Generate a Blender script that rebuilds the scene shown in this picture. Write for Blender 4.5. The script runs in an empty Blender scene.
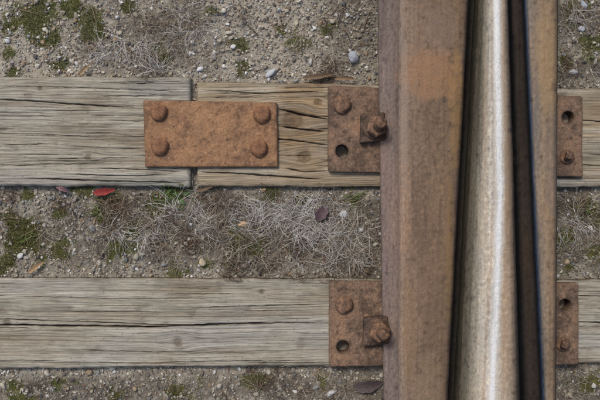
import bpy, bmesh, math, numpy as np
from mathutils import Vector
H=1.6; K=0.0023
rs=np.random.RandomState(7)
def W(px,py,z=0.0):
    f=K*(H-z)/H
    return ((px-300)*f,(200-py)*f)
def PX(x,y,z=-0.030):
    f=K*(H-z)/H
    return 300+x/f, 200-y/f
def L(c):
    c=np.array(c,float)/255.0
    return np.where(c<=0.04045,c/12.92,((c+0.055)/1.055)**2.4)
# ---------- noise
_perm=rs.permutation(256)
_ang=rs.rand(256)*2*np.pi
_gx=np.cos(_ang);_gy=np.sin(_ang)
def perlin(x,y,seed=0):
    x=np.asarray(x,float)+seed*17.31; y=np.asarray(y,float)+seed*9.77
    xi=np.floor(x).astype(int);yi=np.floor(y).astype(int)
    xf=x-xi;yf=y-yi
    u=xf*xf*xf*(xf*(xf*6-15)+10);v=yf*yf*yf*(yf*(yf*6-15)+10)
    def g(i,j,dx,dy):
        h=_perm[(_perm[i&255]+j)&255]
        return _gx[h]*dx+_gy[h]*dy
    a=g(xi,yi,xf,yf);b=g(xi+1,yi,xf-1,yf)
    c=g(xi,yi+1,xf,yf-1);d=g(xi+1,yi+1,xf-1,yf-1)
    return ((a+(b-a)*u)+((c+(d-c)*u)-(a+(b-a)*u))*v)*1.5
def fbm(x,y,o=4,seed=0,gain=0.5):
    s=0;a=1.0;t=0
    for i in range(o):
        s=s+a*perlin(x*2**i,y*2**i,seed+i*3);t+=a;a*=gain
    return s/t*1.4
def sst(a,b,x):
    t=np.clip((x-a)/(b-a),0,1);return t*t*(3-2*t)
def mix(a,b,t):
    return a+(b-a)*t[...,None]
# ---------- mesh helpers
def raw_mesh(name,V,F,nper,C,mat,smooth=True,parent=None,M=None):
    me=bpy.data.meshes.new(name)
    V=np.ascontiguousarray(V.reshape(-1,3),dtype=np.float32);F=np.ascontiguousarray(F.reshape(-1),dtype=np.int32)
    nf=len(F)//nper
    me.vertices.add(len(V));me.vertices.foreach_set('co',V.ravel())
    me.loops.add(len(F));me.loops.foreach_set('vertex_index',F)
    me.polygons.add(nf);me.polygons.foreach_set('loop_start',np.arange(0,nf*nper,nper,dtype=np.int32))
    me.polygons.foreach_set('loop_total',np.full(nf,nper,dtype=np.int32))
    me.update(calc_edges=True)
    me.polygons.foreach_set('use_smooth',np.full(nf,smooth))
    if C is not None:
        C=C.reshape(-1,C.shape[-1])
        if C.shape[1]==3: C=np.concatenate([C,np.ones((len(C),1))],1)
        at=me.color_attributes.new('Col','FLOAT_COLOR','POINT')
        at.data.foreach_set('color',np.ascontiguousarray(C,dtype=np.float32).ravel())
    if M is not None:
        at=me.attributes.new('Met','FLOAT','POINT');at.data.foreach_set('value',np.ascontiguousarray(M,dtype=np.float32).ravel())
    me.materials.append(mat)
    ob=bpy.data.objects.new(name,me);bpy.context.scene.collection.objects.link(ob)
    if parent: ob.parent=parent
    return ob
def grid_mesh(name,P,C,mat,parent=None,M=None,flip=False):
    n,m=P.shape[:2]
    idx=np.arange(n*m).reshape(n,m)
    F=np.stack([idx[:-1,:-1],idx[1:,:-1],idx[1:,1:],idx[:-1,1:]],-1)
    if flip: F=F[...,::-1]
    return raw_mesh(name,P,F,4,C,mat,True,parent,M)
def empty(name):
    e=bpy.data.objects.new(name,None);bpy.context.scene.collection.objects.link(e);e.empty_display_size=0.05
    return e
def nonuni(a,b,step,lo,hi,g=1.25):
    core=list(np.arange(a,b+step/2,step))
    x=core[-1];s=step;r=[]
    while x<hi:
        s*=g;x=min(x+s,hi);r.append(x)
    x=core[0];s=step;l=[]
    while x>lo:
        s*=g;x=max(x-s,lo);l.append(x)
    return np.array(l[::-1]+core+r)
# ---------- materials
def mat_attr(name,rough=0.9,nscale=400,nstr=0.35,bump=0.3,bdist=0.001,metal=False,stretch=(1,1,1),spec=0.3):
    m=bpy.data.materials.new(name);m.use_nodes=True;N=m.node_tree.nodes;K_=m.node_tree.links
    b=N['Principled BSDF'];b.inputs['Roughness'].default_value=rough
    b.inputs['Specular IOR Level'].default_value=spec
    a=N.new('ShaderNodeAttribute');a.attribute_name='Col'
    tc=N.new('ShaderNodeTexCoord');mp=N.new('ShaderNodeMapping');mp.inputs['Scale'].default_value=stretch
    K_.new(tc.outputs['Object'],mp.inputs['Vector'])
    n=N.new('ShaderNodeTexNoise');n.inputs['Scale'].default_value=nscale;n.inputs['Detail'].default_value=5;n.inputs['Roughness'].default_value=0.65
    K_.new(mp.outputs[0],n.inputs['Vector'])
    mr=N.new('ShaderNodeMapRange');mr.inputs['From Min'].default_value=0.25;mr.inputs['From Max'].default_value=0.75
    mr.inputs['To Min'].default_value=1-nstr;mr.inputs['To Max'].default_value=1+nstr
    K_.new(n.outputs['Fac'],mr.inputs['Value'])
    vm=N.new('ShaderNodeVectorMath');vm.operation='SCALE'
    K_.new(a.outputs['Color'],vm.inputs[0]);K_.new(mr.outputs[0],vm.inputs['Scale'])
    K_.new(vm.outputs[0],b.inputs['Base Color'])
    if bump>0:
        bp=N.new('ShaderNodeBump');bp.inputs['Strength'].default_value=bump;bp.inputs['Distance'].default_value=bdist
        K_.new(n.outputs['Fac'],bp.inputs['Height']);K_.new(bp.outputs[0],b.inputs['Normal'])
    if metal:
        t=N.new('ShaderNodeAttribute');t.attribute_name='Met'
        q=N.new('ShaderNodeMath');q.operation='MULTIPLY';q.inputs[1].default_value=0.4
        K_.new(t.outputs['Fac'],q.inputs[0]);K_.new(q.outputs[0],b.inputs['Metallic'])
        r=N.new('ShaderNodeMapRange');r.inputs['To Min'].default_value=rough;r.inputs['To Max'].default_value=0.4
        K_.new(t.outputs['Fac'],r.inputs['Value']);K_.new(r.outputs[0],b.inputs['Roughness'])
    return m
def mat_rust(name,cols,scale=70,rough=0.85):
    m=bpy.data.materials.new(name);m.use_nodes=True;N=m.node_tree.nodes;K_=m.node_tree.links
    b=N['Principled BSDF'];b.inputs['Roughness'].default_value=rough;b.inputs['Specular IOR Level'].default_value=0.25
    tc=N.new('ShaderNodeTexCoord')
    n=N.new('ShaderNodeTexNoise');n.inputs['Scale'].default_value=scale;n.inputs['Detail'].default_value=8;n.inputs['Roughness'].default_value=0.75
    K_.new(tc.outputs['Object'],n.inputs['Vector'])
    cr=N.new('ShaderNodeValToRGB');e=cr.color_ramp.elements
    for i,(p,c) in enumerate(cols):
        if i<2: el=e[i];el.position=p
        else: el=e.new(p)
        el.color=(*L(c),1)
    K_.new(n.outputs['Fac'],cr.inputs['Fac']);K_.new(cr.outputs[0],b.inputs['Base Color'])
    n2=N.new('ShaderNodeTexNoise');n2.inputs['Scale'].default_value=scale*5;n2.inputs['Detail'].default_value=5
    K_.new(tc.outputs['Object'],n2.inputs['Vector'])
    bp=N.new('ShaderNodeBump');bp.inputs['Strength'].default_value=1.0;bp.inputs['Distance'].default_value=0.002
    K_.new(n2.outputs['Fac'],bp.inputs['Height']);K_.new(bp.outputs[0],b.inputs['Normal'])
    return m
M_wood=mat_attr('weathered_wood',0.92,260,0.28,0.5,0.0008,stretch=(0.12,1,1),spec=0.15)
M_ground=mat_attr('sandy_soil',1.0,500,0.6,0.8,0.0020,spec=0.1)
M_peb=mat_attr('pebble_stone',0.85,600,0.2,0.3,0.0008,spec=0.25)
M_fiber=mat_attr('dry_straw',0.9,300,0.15,0,0.001,spec=0.15)
M_moss=mat_attr('moss_green',0.95,300,0.2,0,0.001,spec=0.1)
M_steel=mat_attr('rail_steel',0.8,380,0.28,0.7,0.0010,metal=True,stretch=(1,0.7,1),spec=0.25)
M_plate=mat_attr('rusty_plate',0.85,420,0.30,0.8,0.0012,spec=0.2)
M_leaf=mat_attr('leaf',0.7,300,0.2,0.2,0.0005)
M_bolt=mat_rust('rusty_bolt',[(0.34,(60,47,40)),(0.66,(160,124,96)),(0.5,(114,88,69))])
M_clip=mat_rust('rusty_clip',[(0.34,(56,44,38)),(0.66,(132,104,82)),(0.5,(94,75,62))])
M_bolt2=mat_rust('rusty_bolt_orange',[(0.34,(84,60,44)),(0.66,(166,122,86)),(0.5,(130,92,66))])
# ---------- quads
def quad(px4,z=0):  # tl,tr,br,bl
    return [np.array(W(*p,z)) for p in px4]
sl_A=[(-700,73),(190,77),(191,187),(-700,182)]
sl_B=[(197,81),(1000,97),(1000,187),(196,187)]
sl_C=[(-700,276),(1000,281),(1000,360),(-700,376)]
sleepers_quads=[quad(q) for q in (sl_A,sl_B,sl_C)]
def sleeper(name,q,seed,knots=(),cracks=(),holes=(),tint=None,fine=True,vstep=0.0008):
    q=[np.array(a) for a in q]
    x0,x1=q[0][0],q[1][0]
    if fine:
        lo,hi=max(x0,-0.74),min(x1,0.74)
        xs=nonuni(lo,hi,0.0022,x0,x1,1.3)
    else: xs=np.linspace(x0,x1,260)
    hgt=abs(q[0][1]-q[3][1]);nv=int(hgt/(vstep if fine else 0.003))
    v=np.linspace(0,1,nv)
    X,Vv=np.meshgrid(xs,v,indexing='ij')
    u=(X-x0)/(x1-x0)
    ytop=q[0][1]+(q[1][1]-q[0][1])*u;ybot=q[3][1]+(q[2][1]-q[3][1])*u
    ytop=ytop+0.0020*fbm(X*9,X*0+seed,3,seed)+0.0012*perlin(X*60,X*0+seed,seed)
    ybot=ybot+0.0024*fbm(X*9,X*0+seed+5,3,seed+1)+0.0013*perlin(X*60,X*0+seed,seed+1)
    Y=ybot+(ytop-ybot)*Vv
    yy=Y+0.005*fbm(X*1.3,Y*3,2,seed+2)+0.0012*perlin(X*9,Y*20,seed+3)
    kn=np.zeros_like(X);kr=np.zeros_like(X)
    for (kx,ky,r) in knots:
        cx,cy=W(kx,ky);R=r*K
        dx=X-cx;dy=Y-cy;d2=(dx/(2.6*R))**2+(dy/(1.5*R))**2
        yy=yy-dy*np.exp(-d2)*0.93
        rr=np.sqrt((dx/1.15)**2+dy**2)/R*(1+0.2*perlin(X*80,Y*80,seed)+0.1*perlin(X*200,Y*200,seed))
        k=np.exp(-(rr/0.75)**4);kn=np.maximum(kn,k)
        kr=kr+k*np.sin(rr*14)
    g1=fbm(X*0.8,yy*55,4,seed+4,0.6)
    g2=fbm(X*3,yy*230,3,seed+8,0.6)
    g3=perlin(X*10,yy*520,seed+12)
    g4=perlin(X*22,yy*420,seed+13)
    big=fbm(X*3,Y*9,4,seed+14)
    patch=fbm(X*10,Y*22,4,seed+17)
    base=L((162,153,134));grey=L((150,145,134));brown=L((124,109,88));dark=L((78,67,54));light=L((192,184,166))
    if tint is not None:
        base=base*tint;brown=brown*tint;light=light*(0.5+0.5*tint)
    C=np.broadcast_to(base,X.shape+(3,)).copy()
    C=mix(C,grey,sst(-0.1,0.5,big)*0.75)
    C=mix(C,brown,sst(0.0,0.6,-big+0.5*g1)*0.6)
    C=mix(C,light,sst(0.1,0.6,g1+0.3*patch)*0.55)
    C=mix(C,brown,sst(0.05,0.5,-g1)*0.5)
    C=mix(C,dark,sst(0.2,0.7,-g2)*0.5)
    C=mix(C,light,sst(0.3,0.8,g2)*0.3)
    C=mix(C,dark,sst(0.35,0.8,-g3)*0.35)
    C=mix(C,dark,sst(0.45,0.8,-g4)*0.4)
    st=fbm(X*7,Y*14,4,seed+50);C=mix(C,L((110,108,94)),sst(0.2,0.6,st)*0.45)
    st2=fbm(X*16,Y*30,4,seed+55);C=mix(C,L((84,74,60)),sst(0.35,0.65,st2)*0.35)
    C=mix(C,L((98,80,60)),kn*0.6)
    C=mix(C,dark,np.clip(kr,0,1)*0.4)
    if seed==23:
        dk=np.exp(-(((PX(X,Y,0)[0]-303)/26)**4))*np.exp(-(((PX(X,Y,0)[1]-122)/50)**4))
        C=mix(C,C*np.array([.80,.64,.47]),np.clip(dk*(0.8+0.6*g1),0,1))
    sp=perlin(X*160,Y*220,seed+30)
    C=mix(C,dark,sst(0.55,0.75,sp)*0.5)
    Z=0.0012*g1+0.0013*g2+0.0007*g3+0.0006*g4+0.002*big-0.002*kn+0.0005*kr
    auto=[]
    rr_=np.random.RandomState(seed+100)
    ncr=32 if fine else 10
    for i in range(ncr):
        cx=rr_.uniform(max(x0,-0.8),min(x1,0.8));ln=rr_.uniform(0.04,0.26);cv=rr_.uniform(0.05,0.95)
        yc=ybot[0,0]+(ytop[0,0]-ybot[0,0])*cv
        auto.append(([(cx-ln/2,yc),(cx+ln/2,yc+rr_.uniform(-.003,.003))],rr_.uniform(0.0004,0.0009),0.004))
    ex=[([W(*p) for p in c[0]],c[1],c[2]) for c in cracks]
    for pts,w,dep in auto+ex:
        pts=sorted(pts);ax=np.array([p[0] for p in pts]);ay=np.array([p[1] for p in pts])
        yc=np.interp(xs,ax,ay)+0.0013*fbm(xs*14,xs*0+3,3,seed+21)+0.0007*perlin(xs*70,xs*0+ay[0]*50,seed+2)
        span=ax[-1]-ax[0]
        e=np.minimum(xs-ax[0],ax[-1]-xs)/(0.18*span);e=np.clip(e,0,1)**0.6
        e=e*(0.7+0.6*np.abs(perlin(xs*25,xs*0+ay[0]*90,seed+6)))
        ww=(w*np.maximum(e,0.05))[:,None]
        pr=np.exp(-((Y-yc[:,None])/ww)**2)*(e>0)[:,None]
        Z=Z-dep*pr*np.minimum(e,1)[:,None]
        C=mix(C,L((40,32,25)),pr*0.85*np.minimum(e,1)[:,None])
    dE=np.minimum(Y-ybot,ytop-Y);dx_=np.minimum(X-x0,x1-X)
    rag=0.0032+0.002*fbm(X*30,Y*30,3,seed+40)
    Z=Z-0.006*np.exp(-dE/rag)-0.006*np.exp(-dx_/0.003)
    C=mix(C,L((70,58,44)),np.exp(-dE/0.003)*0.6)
    for (hx,hy,hr) in holes:
        cx,cy=W(hx,hy);rr=np.hypot(X-cx,Y-cy)/(hr*K)
        hm=1-sst(0.9,1.05,rr);Z=Z-0.14*hm;C=mix(C,L((20,17,14)),hm)
    P=np.stack([X,Y,Z],-1)
    def lower(a,z): b=a.copy();b[...,2]=z;return b
    dk=L((84,70,54))
    cols=[lower(P[:,:1],-0.17),lower(P[:,:1],-0.012)];cole=[lower(P[:,-1:],-0.012),lower(P[:,-1:],-0.17)]
    cols[0][...,1]-=.002
    P=np.concatenate(cols+[P]+cole,1)
    cc=np.broadcast_to(dk,(len(xs),2,3))
    C=np.concatenate([cc,C,cc],1)
    a=lower(P[:1],-0.17);b=lower(P[-1:],-0.17)
    P=np.concatenate([a,P,b],0);c1=np.broadcast_to(dk,(1,P.shape[1],3))
    C=np.concatenate([c1,C,c1],0)
    return grid_mesh(name,P,C,M_wood)
sleeper('wooden_sleeper',sleepers_quads[0],11,
  knots=[(88,157,4),(40,88,3)],
  cracks=[([(-60,97),(20,100),(70,104),(140,108)],0.0012,0.012),([(20,178),(100,181),(188,183)],0.0014,0.010),([(60,174),(120,176),(170,175)],0.0010,0.008),
          ([(-80,132),(40,134),(120,139)],0.0006,0.005),([(0,86),(90,88),(188,92)],0.0006,0.005),([(60,146),(144,149)],0.0006,0.004),([(100,168),(188,172)],0.0008,0.006)])
sleeper('wooden_sleeper',sleepers_quads[1],23,tint=np.array([0.98,0.89,0.78]),
  knots=[(304,157,9),(292,120,13),(318,102,5)],
  cracks=[([(276,108),(300,114),(330,120)],0.0018,0.012),([(197,172),(250,174),(330,180)],0.0016,0.010),([(270,138),(300,141),(332,146)],0.0016,0.009),([(279,126),(300,129),(328,132)],0.0013,0.009),
          ([(200,90),(260,93),(330,91)],0.0010,0.008),([(285,168),(305,172),(330,171)],0.0014,0.008),([(575,120),(620,122)],0.0012,.008),([(575,165),(640,166)],0.001,.006)],
  holes=[(342,151,6.8),(568,117,6.8)])
sleeper('wooden_sleeper',sleepers_quads[2],37,
  knots=[(178,342,6),(7,323,5),(262,292,3)],
  cracks=[([(-60,324),(60,326),(150,327),(240,324),(329,322)],0.0018,0.015),([(-40,318),(60,321),(170,325),(250,326)],0.0010,0.008),([(60,350),(160,352),(260,353)],0.0007,0.005),
          ([(0,296),(120,299),(240,298)],0.0006,0.005),([(190,308),(330,304)],0.0008,0.006),([(0,362),(140,363),(328,360)],0.0007,0.005),([(570,322),(640,324)],0.0014,.01),([(575,296),(640,297)],0.001,.006)],
  holes=[(343,347,6.8),(565,305,6.8)])
extra=[]
for i,cy in enumerate([-260,-64,518,712]):
    q=quad([(-700,cy-50),(1000,cy-47),(1000,cy+47),(-700,cy+50)])
    extra.append(q);sleeper('wooden_sleeper',q,51+i*7,fine=False)
allq=sleepers_quads+extra
def in_sleeper(x,y,mg=0.0):
    r=np.zeros(np.shape(x),bool)
    for q in allq:
        u=(x-q[0][0])/(q[1][0]-q[0][0])
        yt=q[0][1]+(q[1][1]-q[0][1])*u;yb=q[3][1]+(q[2][1]-q[3][1])*u
        r|=(x>q[0][0]-mg)&(x<q[1][0]+mg)&(y<yt+mg)&(y>yb-mg)
    return r
# ---------- ground
moss=[(35,20,25,1.35),(92,28,20,1.25),(76,10,14,1.1),(52,42,11,1.0),(160,57,14,1.0),(298,44,15,.9),(240,46,13,.95),(282,34,9,.8),(245,66,10,1.0),(326,30,10,.95),(212,12,8,.85),(10,55,9,.9),(130,8,9,.8),(60,66,12,.8),(15,72,10,.8),
 (110,208,20,1.3),(28,240,26,1.2),(245,241,20,1.3),(14,222,15,1.0),(122,250,17,1.0),(272,193,13,1.1),(62,252,14,.95),(87,190,12,1.05),(160,205,13,1.1),(205,262,12,.9),(8,262,14,1.0),(232,262,13,1.0),(135,228,14,1.0),(60,215,10,.9),(178,192,15,1.1),(300,200,8,.8),(355,200,9,.9),(180,270,14,.85),(30,196,10,.85),
 (575,12,18,1.0),(588,45,16,1),(566,62,11,.9),(585,215,18,1.05),(565,235,13,1),(592,250,14,.95),(570,265,8,.8),(20,392,14,.9),(180,388,15,.9),(255,380,14,.95),(585,385,14,.9),(60,380,10,.8),(120,395,10,.8),(320,378,10,.85),(-60,30,30,1),(-80,230,30,1),(660,40,30,1),(670,230,30,1)]
GZB=-0.022
def gz(x,y):
    z=GZB+0.007*fbm(x*4,y*4,3,61)+0.003*fbm(x*22,y*22,3,66)
    p,q=PX(x,y)
    for (a,b,r,s) in moss: z=z+0.003*s*np.exp(-((p-a)**2+(q-b)**2)/(r*0.8)**2)
    return z
def mossmask(x,y):
    p,q=PX(x,y);m=np.zeros(np.shape(x))
    for (a,b,r,s) in moss: m=np.maximum(m,s*np.exp(-((p-a)**2+((q-b)*1.15)**2)/(r**2)))
    return m+0.85*fbm(x*24,y*24,6,71,0.65)
def midmask(x,y):
    p,q=PX(x,y)
    m=np.exp(-((q-232)/45)**4)*sst(60,180,p)
    m=np.maximum(m,0.85*sst(365,385,q))
    m=np.maximum(m,0.7*np.exp(-((q-232)/45)**4))
    m=np.maximum(m,sst(300,340,p)*0.6)
    m=np.maximum(m,0.6*np.exp(-((p-150)**2+(q-30)**2)/70**2))
    return np.clip(m,0,1)
xs=nonuni(-0.8,0.8,0.0025,-60,60,1.22);ys=nonuni(-0.56,0.56,0.0025,-60,60,1.22)
X,Y=np.meshgrid(xs,ys,indexing='ij')
near=np.exp(-np.maximum(np.hypot(X,Y)-1.5,0))
Z=gz(X,Y)+0.0010*fbm(X*120,Y*120,3,75)*near
sand=L((164,154,136));soil=L((80,71,60));C=np.broadcast_to(sand,X.shape+(3,)).copy()
C=mix(C,soil,np.clip(midmask(X,Y)*0.85+0.5*fbm(X*12,Y*12,4,80),0,1))
C=mix(C,L((190,180,160)),sst(0.1,0.6,fbm(X*60,Y*60,3,85))*0.5)
C=mix(C,L((84,86,44)),sst(0.35,0.7,mossmask(X,Y))*0.8)
grid_mesh('gravel_ground',np.stack([X,Y,Z],-1),C,M_ground)
# ---------- pebbles
bm=bmesh.new();bmesh.ops.create_icosphere(bm,subdivisions=2,radius=1)
IV=np.array([v.co[:] for v in bm.verts]);IF=np.array([[v.index for v in f.verts] for f in bm.faces]);bm.free()
variants=[]
for i in range(14):
    r=np.random.RandomState(i);V=IV.copy()
    for j in range(9):
        d=r.randn(3);d/=np.linalg.norm(d);c=r.uniform(0.42,0.8)
        dd=V@d;V=V-np.maximum(dd-c,0)[:,None]*d*0.95
    V*=(1+0.06*r.randn(len(V),1));variants.append(V)
variants=np.array(variants)
def stones(name,x,y,r,col,zoff=0.35,flat=(0.5,0.9)):
    n=len(x);V=variants[rs.randint(0,14,n)].copy()
    sc=np.stack([rs.uniform(0.75,1.4,n),rs.uniform(0.65,1.0,n),rs.uniform(*flat,n)],-1)*r[:,None]
    V=V*sc[:,None,:]
    t=rs.rand(n)*2*np.pi;c=np.cos(t)[:,None];s=np.sin(t)[:,None]
    tilt=rs.uniform(-.4,.4,n)[:,None]
    y1=V[...,1]*np.cos(tilt)-V[...,2]*np.sin(tilt);z1=V[...,1]*np.sin(tilt)+V[...,2]*np.cos(tilt)
    xx=V[...,0]*c-y1*s;yy=V[...,0]*s+y1*c
    P=np.stack([xx+x[:,None],yy+y[:,None],z1+(gz(x,y)+zoff*r+0.0004)[:,None]],-1)
    F=(IF[None]+(np.arange(n)*len(IV))[:,None,None])
    Cc=np.repeat(col[:,None,:],len(IV),1)
    return raw_mesh(name,P,F,3,Cc,M_peb,False)
n=76000
x=rs.uniform(-0.76,0.76,n);y=rs.uniform(-0.52,0.52,n)
r=np.clip(np.exp(rs.randn(n)*0.47)*0.0020,0.0010,0.0080)
mk=~in_sleeper(x,y,0.001)&(mossmask(x,y)<0.62+0.3*rs.rand(n))&(rs.rand(n)>0.36*midmask(x,y))
p_,q_=PX(x,y);mk&=~((p_>405)&(p_<535))
x,y,r=x[mk],y[mk],r[mk]
pal=L([(178,166,144),(150,137,119),(202,193,173),(124,114,103),(214,209,198),(148,146,140),(164,138,108),(98,90,84),(184,171,147),(230,227,219),(114,113,110),(136,115,96)])
wts=np.array([.19,.15,.14,.11,.08,.10,.05,.06,.06,.02,.04,.04]);wts/=wts.sum()
col=pal[rs.choice(len(pal),len(x),p=wts)]*rs.uniform(0.72,1.12,(len(x),1))*(1-0.28*midmask(x,y))[:,None]
stones('gravel',x,y,r,col)
bx=[(353,58,8,(156,158,162)),(272,73,6.5,(180,180,176)),(343,214,5,(206,208,204)),(203,262,6,(176,160,132)),(214,57,5,(168,160,150)),(244,224,5,(200,164,120)),(8,40,3.5,(200,198,190)),(137,257,4.5,(160,150,130)),(310,62,4,(176,172,162)),
 (332,391,6,(200,196,190)),(21,256,4,(186,182,174)),(60,58,3,(190,186,176)),(48,372,3.5,(186,176,156)),(5,385,4,(176,166,146)),(135,388,4,(156,136,106)),(230,33,3.5,(176,166,146)),(580,30,5,(176,176,176)),(571,72,5,(166,162,156)),(590,228,4,(206,200,190)),(566,262,4,(176,156,126)),(582,5,6,(166,170,176)),(90,372,4,(150,130,105)),(361,230,3,(206,204,198)),(177,230,3,(200,196,188)),(190,54,3,(206,202,194)),(316,250,4,(140,130,115)),(300,388,4,(170,155,130)),
 (200,70,3.5,(206,204,200)),(250,90,3,(190,180,160)),(45,225,3.5,(170,160,150)),(100,262,3.5,(180,170,150)),(220,385,3.5,(176,166,150)),(355,262,3.5,(160,150,140)),(75,200,3,(150,140,130)),(592,385,4,(180,176,166)),(568,200,3.5,(186,180,170))]
bx=np.array([(b[0],b[1],b[2],*b[3]) for b in bx],float)
X0,Y0=W(bx[:,0],bx[:,1],-0.025)
o_=stones('loose_stones',X0,Y0,bx[:,2]*K,L(bx[:,3:6]),0.30,(0.5,0.6))
o_.data.polygons.foreach_set('use_smooth',[True]*len(o_.data.polygons))
# ---------- strands
def strands(name,S,A,LEN,RAD,COL,curl,zlift,Kp=9,mat=None,z0=0.001):
    n=len(A);h=A.copy();P=np.zeros((n,Kp,3));P[:,0,:2]=S
    dh=rs.randn(n)*curl;ph=rs.rand(n)*6
    for k in range(1,Kp):
        h=h+dh+rs.randn(n)*curl*0.7
        st=(LEN/(Kp-1))[:,None]
        P[:,k,:2]=P[:,k-1,:2]+np.stack([np.cos(h),np.sin(h)],-1)*st
    t=np.linspace(0,1,Kp)[None]
    lift=zlift[:,None]*(np.sin(t*np.pi*0.9+0.1)+0.25*np.sin(t*7+ph[:,None]))
    P[...,2]=gz(P[...,0],P[...,1])+z0+np.maximum(lift,0)
    ins=in_sleeper(P[...,0],P[...,1],0.0)
    P[...,2]=np.where(ins,np.maximum(P[...,2],0.003+0.3*zlift[:,None]),P[...,2])
    deep=in_sleeper(P[...,0],P[...,1],-0.009).any(1)
    p,q=PX(P[...,0],P[...,1]);deep|=((p>388)&(p<550)).any(1)
    P=P[~deep];COL=COL[~deep];RAD=RAD[~deep];n=len(P)
    T=np.gradient(P,axis=1);T/=np.linalg.norm(T,axis=-1,keepdims=True)+1e-9
    up=np.array([0,0,1.0]);Sd=np.cross(T,up);Sd/=np.linalg.norm(Sd,axis=-1,keepdims=True)+1e-9
    U=np.cross(Sd,T);rad=RAD[:,None]*(1-0.75*t**2)
    ring=[]
    for a in (0.5,0.5+2.094,0.5+4.188):
        ring.append(P+(Sd*math.cos(a)+U*math.sin(a))*rad[...,None])
    V=np.stack(ring,2)
    idx=np.arange(n*Kp*3).reshape(n,Kp,3)
    F=np.stack([idx[:,:-1],np.roll(idx,-1,2)[:,:-1],np.roll(idx,-1,2)[:,1:],idx[:,1:]],-1)
    Cc=np.broadcast_to(COL[:,None,None,:],V.shape)
    return raw_mesh(name,V,F,4,Cc,mat or M_fiber,True)
def cl(lst,lmin,lmax,rad,pal,curl,zl,name,sp=1.0):
    S=[];A=[];Ln=[];R=[];Cc=[];Zl=[]
    for (a,b,rr,nn) in lst:
        cx,cy=W(a,b,-0.03);nt=max(1,nn//28)
        for t in range(nt):
            ox,oy=rs.randn(2)*rr*K*0.6*np.array([1.3,0.8]);m=28
            base=rs.rand()*6.28
            S.append(np.stack([cx+ox+rs.randn(m)*0.008*sp,cy+oy+rs.randn(m)*0.006*sp],-1))
            A.append(base+rs.randn(m)*1.1)
            Ln.append(rs.uniform(lmin,lmax,m));R.append(rad*rs.uniform(0.6,1.3,m))
            pc=L(pal)[rs.randint(0,len(pal),m)]*rs.uniform(0.7,1.15,(m,1));Cc.append(pc);Zl.append(rs.uniform(0.001,zl,m))
    return strands(name,np.concatenate(S),np.concatenate(A),np.concatenate(Ln),np.concatenate(R),np.concatenate(Cc),curl,np.concatenate(Zl))
white=[(212,206,196),(192,184,172),(228,222,210),(166,156,146)]
straw=[(172,158,136),(146,130,110),(124,110,98),(192,180,156),(104,89,76)]
brown=[(112,90,72),(90,74,60),(134,112,90),(78,62,50)]
cl([(130,45,35,200),(190,20,40,200),(210,60,30,80),(100,68,30,80),(160,15,30,120),(290,15,25,30),(320,72,35,112),(575,20,25,120),(580,60,25,120),
    (150,215,40,200),(165,240,35,250),(200,215,40,380),(240,215,40,250),(265,245,40,350),(300,225,40,350),(340,255,35,350),(350,215,35,300),(50,250,40,60),(90,240,40,100),(220,255,30,120),
    (290,385,40,160),(345,388,30,200),(200,388,60,120),(100,390,60,60),(575,215,25,140),(585,250,25,140),(575,385,20,120),(-60,230,40,300),(-50,40,40,200)],0.02,0.075,0.00042,straw,0.16,0.014,'dry_grass')
cl([(305,222,30,500),(330,240,30,250),(265,215,25,150),(200,205,25,140),(165,60,20,84),(190,30,25,84),(120,50,20,84),(350,262,20,100),(575,225,20,84),(150,225,20,84),(585,20,20,56)],0.025,0.08,0.00042,white,0.12,0.016,'bleached_grass')
cl([(320,74,30,110),(350,265,25,180),(150,215,40,200),(240,250,50,200),(60,200,50,80),(200,190,60,140),(300,265,50,200),(120,70,60,60),(300,385,50,140),(580,200,20,80),(580,75,20,60)],0.02,0.06,0.0006,brown,0.10,0.010,'root_tangle')
n=120;tx=rs.uniform(0,385,n);tr=rs.randint(0,3,n);ty=np.where(tr==0,rs.uniform(5,72,n),np.where(tr==1,rs.uniform(192,272,n),rs.uniform(378,398,n)))
S=np.stack(W(tx,ty,-0.03),-1)
strands('twigs',S,rs.rand(n)*6.28,rs.uniform(0.015,0.05,n),rs.uniform(0.0008,0.0016,n),L(brown)[rs.randint(0,4,n)]*1.1,0.07,rs.uniform(0.001,0.006,n),7,None,0.003)
n=130;cs=np.array([(172,193),(186,190),(160,190),(182,200),(100,212),(30,236),(352,196),(585,210),(588,58)])
ci=rs.randint(0,len(cs),n);S=np.stack(W(cs[ci,0]+rs.randn(n)*5,cs[ci,1]+rs.randn(n)*4,-0.03),-1)
strands('green_grass',S,rs.rand(n)*6.28,rs.uniform(0.008,0.024,n),rs.uniform(0.0006,0.0013,n),L([(88,108,52),(104,122,62),(112,120,66)])[rs.randint(0,3,n)],0.08,rs.uniform(0.003,0.010,n),7,M_moss,0.002)
# moss tufts
n=460000
x=rs.uniform(-0.75,0.75,n);y=rs.uniform(-0.5,0.5,n)
mm=mossmask(x,y);mk=(mm>0.40+0.22*rs.rand(n))&~in_sleeper(x,y,0.001)
p_,q_=PX(x,y);mk&=~((p_>400)&(p_<540))
x,y,mm=x[mk],y[mk],mm[mk];n=len(x)
h=rs.uniform(0.0015,0.005,n)*np.clip(mm+0.2,0.5,1.3);b=rs.uniform(0.0005,0.0011,n);t0=rs.rand(n)*6.28
z=gz(x,y);V=np.zeros((n,4,3))
for k in range(3):
    V[:,k,0]=x+np.cos(t0+k*2.094)*b;V[:,k,1]=y+np.sin(t0+k*2.094)*b;V[:,k,2]=z-0.001
V[:,3,0]=x+rs.randn(n)*0.0014;V[:,3,1]=y+rs.randn(n)*0.0014;V[:,3,2]=z+h
F=np.array([[0,1,3],[1,2,3],[2,0,3]])[None]+(np.arange(n)*4)[:,None,None]
cv=fbm(x*40,y*40,2,91)
mc=L([(124,126,58),(146,146,72),(98,102,50),(160,154,92)])[rs.randint(0,4,n)]*(1+0.5*cv[:,None])
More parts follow.
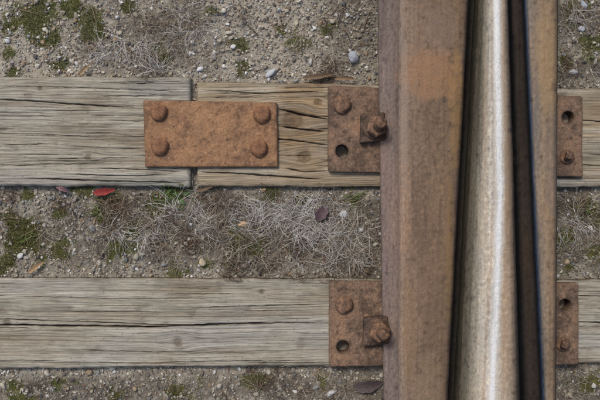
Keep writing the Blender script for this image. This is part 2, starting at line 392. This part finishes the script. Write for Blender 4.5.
mc=mc*np.where((fbm(x*6,y*6,2,95)>0.2)[:,None],np.array([0.68,0.60,0.60]),1)
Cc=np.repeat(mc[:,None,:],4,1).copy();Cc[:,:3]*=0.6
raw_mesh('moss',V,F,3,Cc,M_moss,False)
# ---------- leaves
def leaf(name,px,py,ln,wd,ang,col,curl=0.004,z=-0.012,parent=None):
    cx,cy=W(px,py,z);nu,nw=24,9
    u=np.linspace(0,1,nu);w=np.linspace(-1,1,nw);U,Wv=np.meshgrid(u,w,indexing='ij')
    half=wd*K/2*np.sin(np.pi*U**0.85)**0.8*(1+0.10*np.sin(U*19+px)*np.abs(Wv))
    X=(U-0.5)*ln*K;Yl=Wv*half+0.002*np.sin(U*3+px);Zl=curl*(Wv**2)*np.sin(np.pi*U)+curl*1.2*np.sin(U*4)+0.0006*np.cos(U*40)*np.abs(Wv)
    c,s=math.cos(ang),math.sin(ang)
    P=np.stack([cx+X*c-Yl*s,cy+X*s+Yl*c,z+Zl],-1)
    C=np.broadcast_to(L(col),P.shape)*(0.75+0.4*np.abs(Wv)[...,None]*1.0+0.35*fbm(U*8,Wv*4,3,int(px))[...,None])
    return grid_mesh(name,P,np.clip(C,0.005,1),M_leaf,parent)
leaf('red_leaf',104,191,23,7,0.12,(140,48,42),0.003,-0.006)
leaf('withered_leaf',322,213,20,11,1.1,(92,72,74),0.005)
leaf('withered_leaf',368,385,32,12,0.1,(82,70,68),0.005)
leaf('withered_leaf',36,267,20,5,0.5,(160,130,94),0.003,-0.010)
leaf('wood_chip',84,70,18,4,0.9,(150,126,94),0.003,-0.012)
leaf('wood_chip',318,76,34,5,0.1,(116,94,72),0.003,-0.006)
leaf('wood_chip',345,79,22,4,-0.05,(130,104,78),0.003,-0.006)
leaf('wood_chip',205,188,20,4,0.2,(110,90,70),0.003,-0.006)
leaf('withered_leaf',62,189,14,5,-0.6,(128,96,98),0.003,-0.008)
wd_=empty('small_weed')
for i,(a,b,t) in enumerate([(169,192,0.6),(176,195,-0.5),(183,201,2.4),(187,193,0.2)]):
    leaf('leaf_%d'%i,a,b,8,2.8,t,(88,112,66),0.002,-0.012,wd_)
# ---------- plates
def plate(name,c4,z0,th,cols,seed,holes=(),rc=4,parent=None):
    zt=z0+th
    q=[np.array(W(*p,zt)) for p in c4]
    w=np.linalg.norm(q[1]-q[0]);h=np.linalg.norm(q[3]-q[0])
    nu=int(w/0.0010);nv=int(h/0.0010)
    a=np.linspace(-1,1,nu);b=np.linspace(-1,1,nv);A,B=np.meshgrid(a,b,indexing='ij')
    r=rc*K;by=np.abs(B)*h/2;bx_=np.clip(by-(h/2-r),0,r)
    xm=(w/2-(r-np.sqrt(np.maximum(r*r-bx_**2,0))))/(w/2)
    A2=A*xm;u=(A2+1)/2;v=(1-B)/2
    P=((1-u)*(1-v))[...,None]*q[0]+(u*(1-v))[...,None]*q[1]+(u*v)[...,None]*q[2]+((1-u)*v)[...,None]*q[3]
    X,Y=P[...,0],P[...,1]
    X=X+0.0008*fbm(X*30,Y*30,3,seed);Y=Y+0.0008*fbm(X*30,Y*30,3,seed+1)
    d=np.minimum((1-np.abs(A))*w/2,(1-np.abs(B))*h/2)
    n1=fbm(X*14,Y*14,5,seed+5,0.6);n2=fbm(X*70,Y*70,4,seed+9,0.6);n3=fbm(X*200,Y*200,3,seed+13,0.6)
    Z=zt+0.0006*fbm(X*20,Y*20,3,seed+2)+0.0006*n2+0.0004*n3-0.003*np.exp(-d/0.0012)
    c=[L(k) for k in cols]
    C=np.broadcast_to(c[0],X.shape+(3,)).copy()
    C=mix(C,c[1],sst(0,0.5,n1)*0.85);C=mix(C,c[2],sst(-0.05,0.45,-n1+0.5*n2)*0.8)
    C=mix(C,c[2]*0.55,sst(0.2,0.6,n2)*0.5);C=mix(C,c[1]*1.3,sst(0.25,0.65,-n2)*0.5)
    C=mix(C,c[2]*0.6,sst(0.15,0.55,n3)*0.5)
    C=mix(C,L((176,160,138)),sst(0.42,0.7,-n3)*0.5)
    C=mix(C,c[2]*0.8,np.exp(-d/0.004)*0.5)
    for (hx,hy,hr) in holes:
        cx,cy=W(hx,hy,zt);rr=np.hypot(X-cx,Y-cy)/(hr*K)
        hm=1-sst(0.88,1.03,rr);Z=Z-0.125*hm;C=mix(C,L((18,16,14)),1-sst(0.9,1.1,rr))
        C=mix(C,c[2]*0.7,np.exp(-((rr-1.15)/0.15)**2)*0.5)
    P=np.stack([X,Y,Z],-1)
    def lw(k):
        k=k.copy();k[...,2]=z0-0.002;return k
    P=np.concatenate([lw(P[:,:1]),P,lw(P[:,-1:])],1);C=np.concatenate([C[:,:1]*.7,C,C[:,-1:]*.7],1)
    P=np.concatenate([lw(P[:1]),P,lw(P[-1:])],0);C=np.concatenate([C[:1]*.7,C,C[-1:]*.7],0)
    return grid_mesh(name,P,C,M_plate,parent,flip=True)
def lathe(name,x,y,prof,seg,mat,parent,smooth=True,rot=0.0,jit=0.0,tilt=(0,0)):
    bm=bmesh.new();rings=[]
    for (r,z) in prof:
        ring=[]
        for k in range(seg):
            a=rot+2*math.pi*k/seg
            rr=r*(1+jit*math.sin(3*a+x*77)+jit*math.sin(5*a+x*99))
            ring.append(bm.verts.new((rr*math.cos(a),rr*math.sin(a),z)))
        rings.append(ring)
    for i in range(len(rings)-1):
        for k in range(seg):
            bm.faces.new((rings[i][k],rings[i][(k+1)%seg],rings[i+1][(k+1)%seg],rings[i+1][k]))
    bm.faces.new(rings[-1])
    for v in bm.verts:
        zb=v.co.z-prof[0][1]
        v.co.x+=zb*tilt[0];v.co.y+=zb*tilt[1]
    for f in bm.faces:f.smooth=smooth
    me=bpy.data.meshes.new(name);bm.to_mesh(me);bm.free();me.materials.append(mat)
    ob=bpy.data.objects.new(name,me);ob.location=(x,y,0);bpy.context.scene.collection.objects.link(ob);ob.parent=parent
    return ob
def dome(px,py,z,dia,parent,mat,nm='bolt_head'):
    x,y=W(px,py,z);r=dia*K/2
    pr=[(r*1.0,z-0.002),(r*1.0,z+0.0055),(r*0.96,z+0.0075),(r*0.86,z+0.0105),(r*0.74,z+0.0125),(r*0.64,z+0.0132),(r*0.58,z+0.0133),(r*0.30,z+0.0138),(r*0.08,z+0.0142)]
    lathe(nm,x,y,pr,28,mat,parent,True,rs.rand(),0.028,tilt=(rs.uniform(-.2,.2),rs.uniform(-.2,.2)))
sp=empty('splice_plate')
plate('plate',[(143,100),(277,102),(278,167),(145,167)],0.0025,0.010,[(148,111,80),(164,124,88),(118,89,67)],5,rc=1.5,parent=sp)
for (a,b) in [(159,112),(262,115),(160,147),(259,149)]: dome(a,b,0.0125,17.5,sp,M_bolt2)
bpc=[(124,100,81),(146,114,88),(90,73,60)]
def base_plate(c4,holes,bolts,clips,seed):
    e=empty('rail_base_plate')
    plate('plate',c4,0.0025,0.013,bpc,seed,holes=holes,rc=2.5,parent=e)
    for (a,b) in bolts: dome(a,b,0.0155,18,e,M_bolt)
    for (a,b,sgn,tl) in clips:
        plate('clip',[(a-14,b-13),(a+10,b-15),(a+12,b+13),(a-15,b+16)],0.018,0.016,[(96,78,66),(116,92,74),(68,55,46)],seed+3,rc=2,parent=e)
        x,y=W(a,b,0.04)
        lathe('washer',x,y,[(0.027,0.033),(0.027,0.037),(0.0255,0.039),(0.012,0.0395)],32,M_clip,e,True,0,0.02)
        lathe('nut',x+0.003,y,[(0.0215,0.038),(0.0240,0.040),(0.0240,0.059),(0.0215,0.063),(0.0135,0.0640)],6,M_bolt,e,False,0.35+a)
        pr=[(0.0125,0.060)]
        z=0.065
        while z<0.088:
            pr+= [(0.0125,z),(0.0108,z+0.0014)];z+=0.0030
        pr+=[(0.0118,z),(0.010,z+0.0015),(0.002,z+0.0018)]
        lathe('bolt_shank',x+0.003,y,pr,24,M_bolt,e,True,0,0.0,tilt=(0.20*sgn,0.15*tl))
    return e
base_plate([(328,85),(583,96),(583,177),(328,172)],[(342,151,6.3),(568,117,5.8)],[(342,105)],[(375,127,1,1)],71)
base_plate([(329,281),(579,283),(579,365),(329,367)],[(343,347,6.3),(565,305,5.8)],[(344,305)],[(378,331,1,0.3)],83)
for cy in (-260,-64,518,712):
    base_plate([(329,cy-42),(580,cy-40),(580,cy+40),(329,cy+42)],[],[(344,cy-20),(344,cy+20)],[(377,cy,1,0.3)],90+cy)
def screw(px,py,par):
    x,y=W(px,py,0.016)
    lathe('screw_flange',x,y,[(0.017,0.014),(0.017,0.018),(0.014,0.021),(0.010,0.022)],24,M_bolt,par,True,0,0.02)
    lathe('screw_head',x,y,[(0.0105,0.020),(0.0105,0.036),(0.009,0.039),(0.003,0.040)],4,M_bolt,par,False,0.5,0,tilt=(-0.2,0.1))
pe=[o for o in bpy.data.objects if o.name.startswith('rail_base_plate')]
screw(567,157,pe[0]);screw(563,344,pe[1])
# ---------- rails
yr=nonuni(-0.52,0.52,0.0022,-6,6,1.3)
def rail(name,prof,seed,smooth=2,patches=(),tm=(-0.3,1.25),ds=0.0018,streak=1.0,lines=()):
    pr=[np.array([a,b,z,*L(c),m],float) for (a,b,z,c,m) in prof]
    out=[]
    for i in range(len(pr)-1):
        A,B=pr[i],pr[i+1];d=math.hypot(((A[0]+A[1])-(B[0]+B[1]))/2*K,A[2]-B[2]);nn=max(2,int(d/ds))
        for k in range(nn): out.append(A+(B-A)*k/nn)
    out.append(pr[-1]);O=np.array(out)
    for _ in range(smooth): O[1:-1]=(O[:-2]+2*O[1:-1]+O[2:])/4
    ns=len(O);Yg,_=np.meshgrid(yr,np.arange(ns),indexing='ij')
    z=O[:,2][None];f=K*(H-z)/H;yt=200*f
    t=np.clip((yt-Yg)/(2*yt),*tm)
    px=O[:,0][None]*(1-t)+O[:,1][None]*t
    X=(px-300)*f
    Z=np.broadcast_to(z,X.shape).copy()
    n1=fbm(X*12,Yg*3+seed,4,seed);n2=fbm(X*60+Z*60,Yg*50,4,seed+5,0.6);n3=fbm((X+Z)*160,Yg*6,3,seed+9);n4=fbm((X+Z)*130,Yg*120,3,seed+15)
    ok=(Z>0.02)
    Z+= ok*(0.0007*n1+0.0006*n2);X=X+0.0004*n2+0.0008*fbm(Yg*20,Z*30,3,seed+12)
    C=np.broadcast_to(O[None,:,3:6],X.shape+(3,)).copy();M=np.broadcast_to(O[None,:,6],X.shape).copy()
    C=mix(C,C*np.array([1.45,1.27,1.10]),sst(0.05,0.6,n1+0.3*n2)*0.5)
    C=mix(C,C*0.62,sst(0.05,0.6,-n1+0.4*n2)*0.55)
    C=mix(C,C*0.5,sst(0.2,0.6,n2)*0.55)
    C=mix(C,C*0.5,sst(0.15,0.55,n4)*0.5*(1-0.5*M))
    C=mix(C,C*np.array([1.5,1.42,1.3]),sst(0.2,0.6,-n4)*0.5)
    C=mix(C,C*1.35,sst(0.1,0.7,n3)*0.45*streak);C=mix(C,C*0.6,sst(0.1,0.7,-n3)*0.5*streak)
    pp=300+X/f;qq=200-Yg/f
    for (a,b,ra,rb,c,s) in patches:
        d=((pp-a)/ra)**2+((qq-b)/rb)**2+0.9*n1+0.7*n2
        C=mix(C,L(c),np.clip((1-sst(0.3,1.2,d))*s*(0.75+0.6*np.clip(n4,-1,1)),0,1))
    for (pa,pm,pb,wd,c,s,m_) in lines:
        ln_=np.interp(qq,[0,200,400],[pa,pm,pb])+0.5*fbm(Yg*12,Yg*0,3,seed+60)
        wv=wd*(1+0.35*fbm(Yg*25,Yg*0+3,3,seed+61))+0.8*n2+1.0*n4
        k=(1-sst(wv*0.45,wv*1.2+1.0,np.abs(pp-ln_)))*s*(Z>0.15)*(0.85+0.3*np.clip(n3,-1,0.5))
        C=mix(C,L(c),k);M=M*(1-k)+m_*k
    M=np.clip(M*(1-sst(0.1,0.5,n2)*0.6),0,1)
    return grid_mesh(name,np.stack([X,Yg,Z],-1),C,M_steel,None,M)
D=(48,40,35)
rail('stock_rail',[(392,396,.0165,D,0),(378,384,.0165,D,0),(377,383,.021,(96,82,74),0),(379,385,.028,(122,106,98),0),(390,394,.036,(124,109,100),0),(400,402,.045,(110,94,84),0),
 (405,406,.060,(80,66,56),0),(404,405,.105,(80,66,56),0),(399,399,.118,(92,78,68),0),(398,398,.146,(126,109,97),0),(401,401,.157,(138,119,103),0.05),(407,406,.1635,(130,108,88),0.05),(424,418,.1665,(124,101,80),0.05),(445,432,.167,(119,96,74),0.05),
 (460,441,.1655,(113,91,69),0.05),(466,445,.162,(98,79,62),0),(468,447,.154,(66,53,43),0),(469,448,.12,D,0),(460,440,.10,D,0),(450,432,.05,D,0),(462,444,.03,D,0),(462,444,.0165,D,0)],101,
 patches=[(430,72,34,26,(158,116,80),.6),(440,30,20,25,(134,112,96),.5),(425,250,30,80,(120,94,72),.4),(456,110,7,70,(146,112,68),.6),(450,250,5,90,(142,110,68),.5),(408,330,8,60,(128,100,68),.5),(404,120,5,120,(146,129,114),.5),(430,385,14,30,(144,122,94),.4),(418,200,10,50,(92,74,62),.5)])
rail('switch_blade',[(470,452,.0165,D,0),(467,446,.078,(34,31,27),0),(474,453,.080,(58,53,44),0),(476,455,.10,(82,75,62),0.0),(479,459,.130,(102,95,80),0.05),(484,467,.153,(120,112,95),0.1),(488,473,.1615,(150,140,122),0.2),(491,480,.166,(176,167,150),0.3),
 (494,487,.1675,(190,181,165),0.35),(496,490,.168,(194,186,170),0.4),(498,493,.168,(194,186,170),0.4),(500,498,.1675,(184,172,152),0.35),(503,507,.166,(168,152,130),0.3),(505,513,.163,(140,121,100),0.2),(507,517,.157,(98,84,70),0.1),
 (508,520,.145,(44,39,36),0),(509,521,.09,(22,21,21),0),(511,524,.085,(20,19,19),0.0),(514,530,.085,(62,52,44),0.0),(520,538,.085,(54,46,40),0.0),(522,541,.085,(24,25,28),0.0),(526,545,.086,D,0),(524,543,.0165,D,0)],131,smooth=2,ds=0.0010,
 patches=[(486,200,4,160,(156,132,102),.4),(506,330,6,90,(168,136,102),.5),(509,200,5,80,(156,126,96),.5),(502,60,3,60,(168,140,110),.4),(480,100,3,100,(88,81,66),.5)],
 lines=[(492,494,483,1.2,(150,118,88),.45,0.1),(502,506,503,1.4,(156,124,92),.45,0.1),(496.5,500,492,5.0,(206,200,188),.6,0.35),(496.5,500,492,2.3,(232,229,222),.8,0.3)])  # rusty edges, then worn contact strip with its highlight put into the base colour
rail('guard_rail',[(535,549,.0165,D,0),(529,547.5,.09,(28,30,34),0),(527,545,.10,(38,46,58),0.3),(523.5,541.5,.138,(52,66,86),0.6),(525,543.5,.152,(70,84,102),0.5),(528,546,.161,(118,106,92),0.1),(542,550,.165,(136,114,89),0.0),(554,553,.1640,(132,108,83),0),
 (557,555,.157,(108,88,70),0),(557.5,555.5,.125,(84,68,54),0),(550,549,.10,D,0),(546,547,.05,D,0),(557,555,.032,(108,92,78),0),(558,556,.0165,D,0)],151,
 patches=[(545,60,14,60,(156,128,88),.5),(552,170,10,60,(122,108,94),.5),(537,120,4,80,(104,98,92),.5)])
# ---------- light
w=bpy.data.worlds.new('World');bpy.context.scene.world=w;w.use_nodes=True
nt=w.node_tree;bg=nt.nodes['Background'];sky=nt.nodes.new('ShaderNodeTexSky');sky.sky_type='NISHITA';sky.sun_disc=False
el,az=math.radians(56),math.radians(-30)
sky.sun_elevation=el;sky.sun_rotation=az;sky.dust_density=3.0;sky.air_density=1.0
nt.links.new(sky.outputs[0],bg.inputs[0]);bg.inputs[1].default_value=0.15
d=Vector((math.sin(az)*math.cos(el),math.cos(az)*math.cos(el),math.sin(el)))
sl=bpy.data.lights.new('sun','SUN');sl.energy=1.5;sl.angle=math.radians(11);sl.color=(1,0.98,0.95)
so=bpy.data.objects.new('sun',sl);so.rotation_euler=d.to_track_quat('Z','Y').to_euler();so.location=(0,0,5);bpy.context.scene.collection.objects.link(so)
cam=bpy.data.cameras.new('camera');co=bpy.data.objects.new('camera',cam);bpy.context.scene.collection.objects.link(co)
co.location=(0,0,H);cam.sensor_width=36;cam.lens=36*H/(600*K);cam.clip_end=500;cam.clip_start=0.05
bpy.context.scene.camera=co
sc=bpy.context.scene;sc.view_settings.view_transform='Standard';sc.view_settings.look='None';sc.view_settings.exposure=0
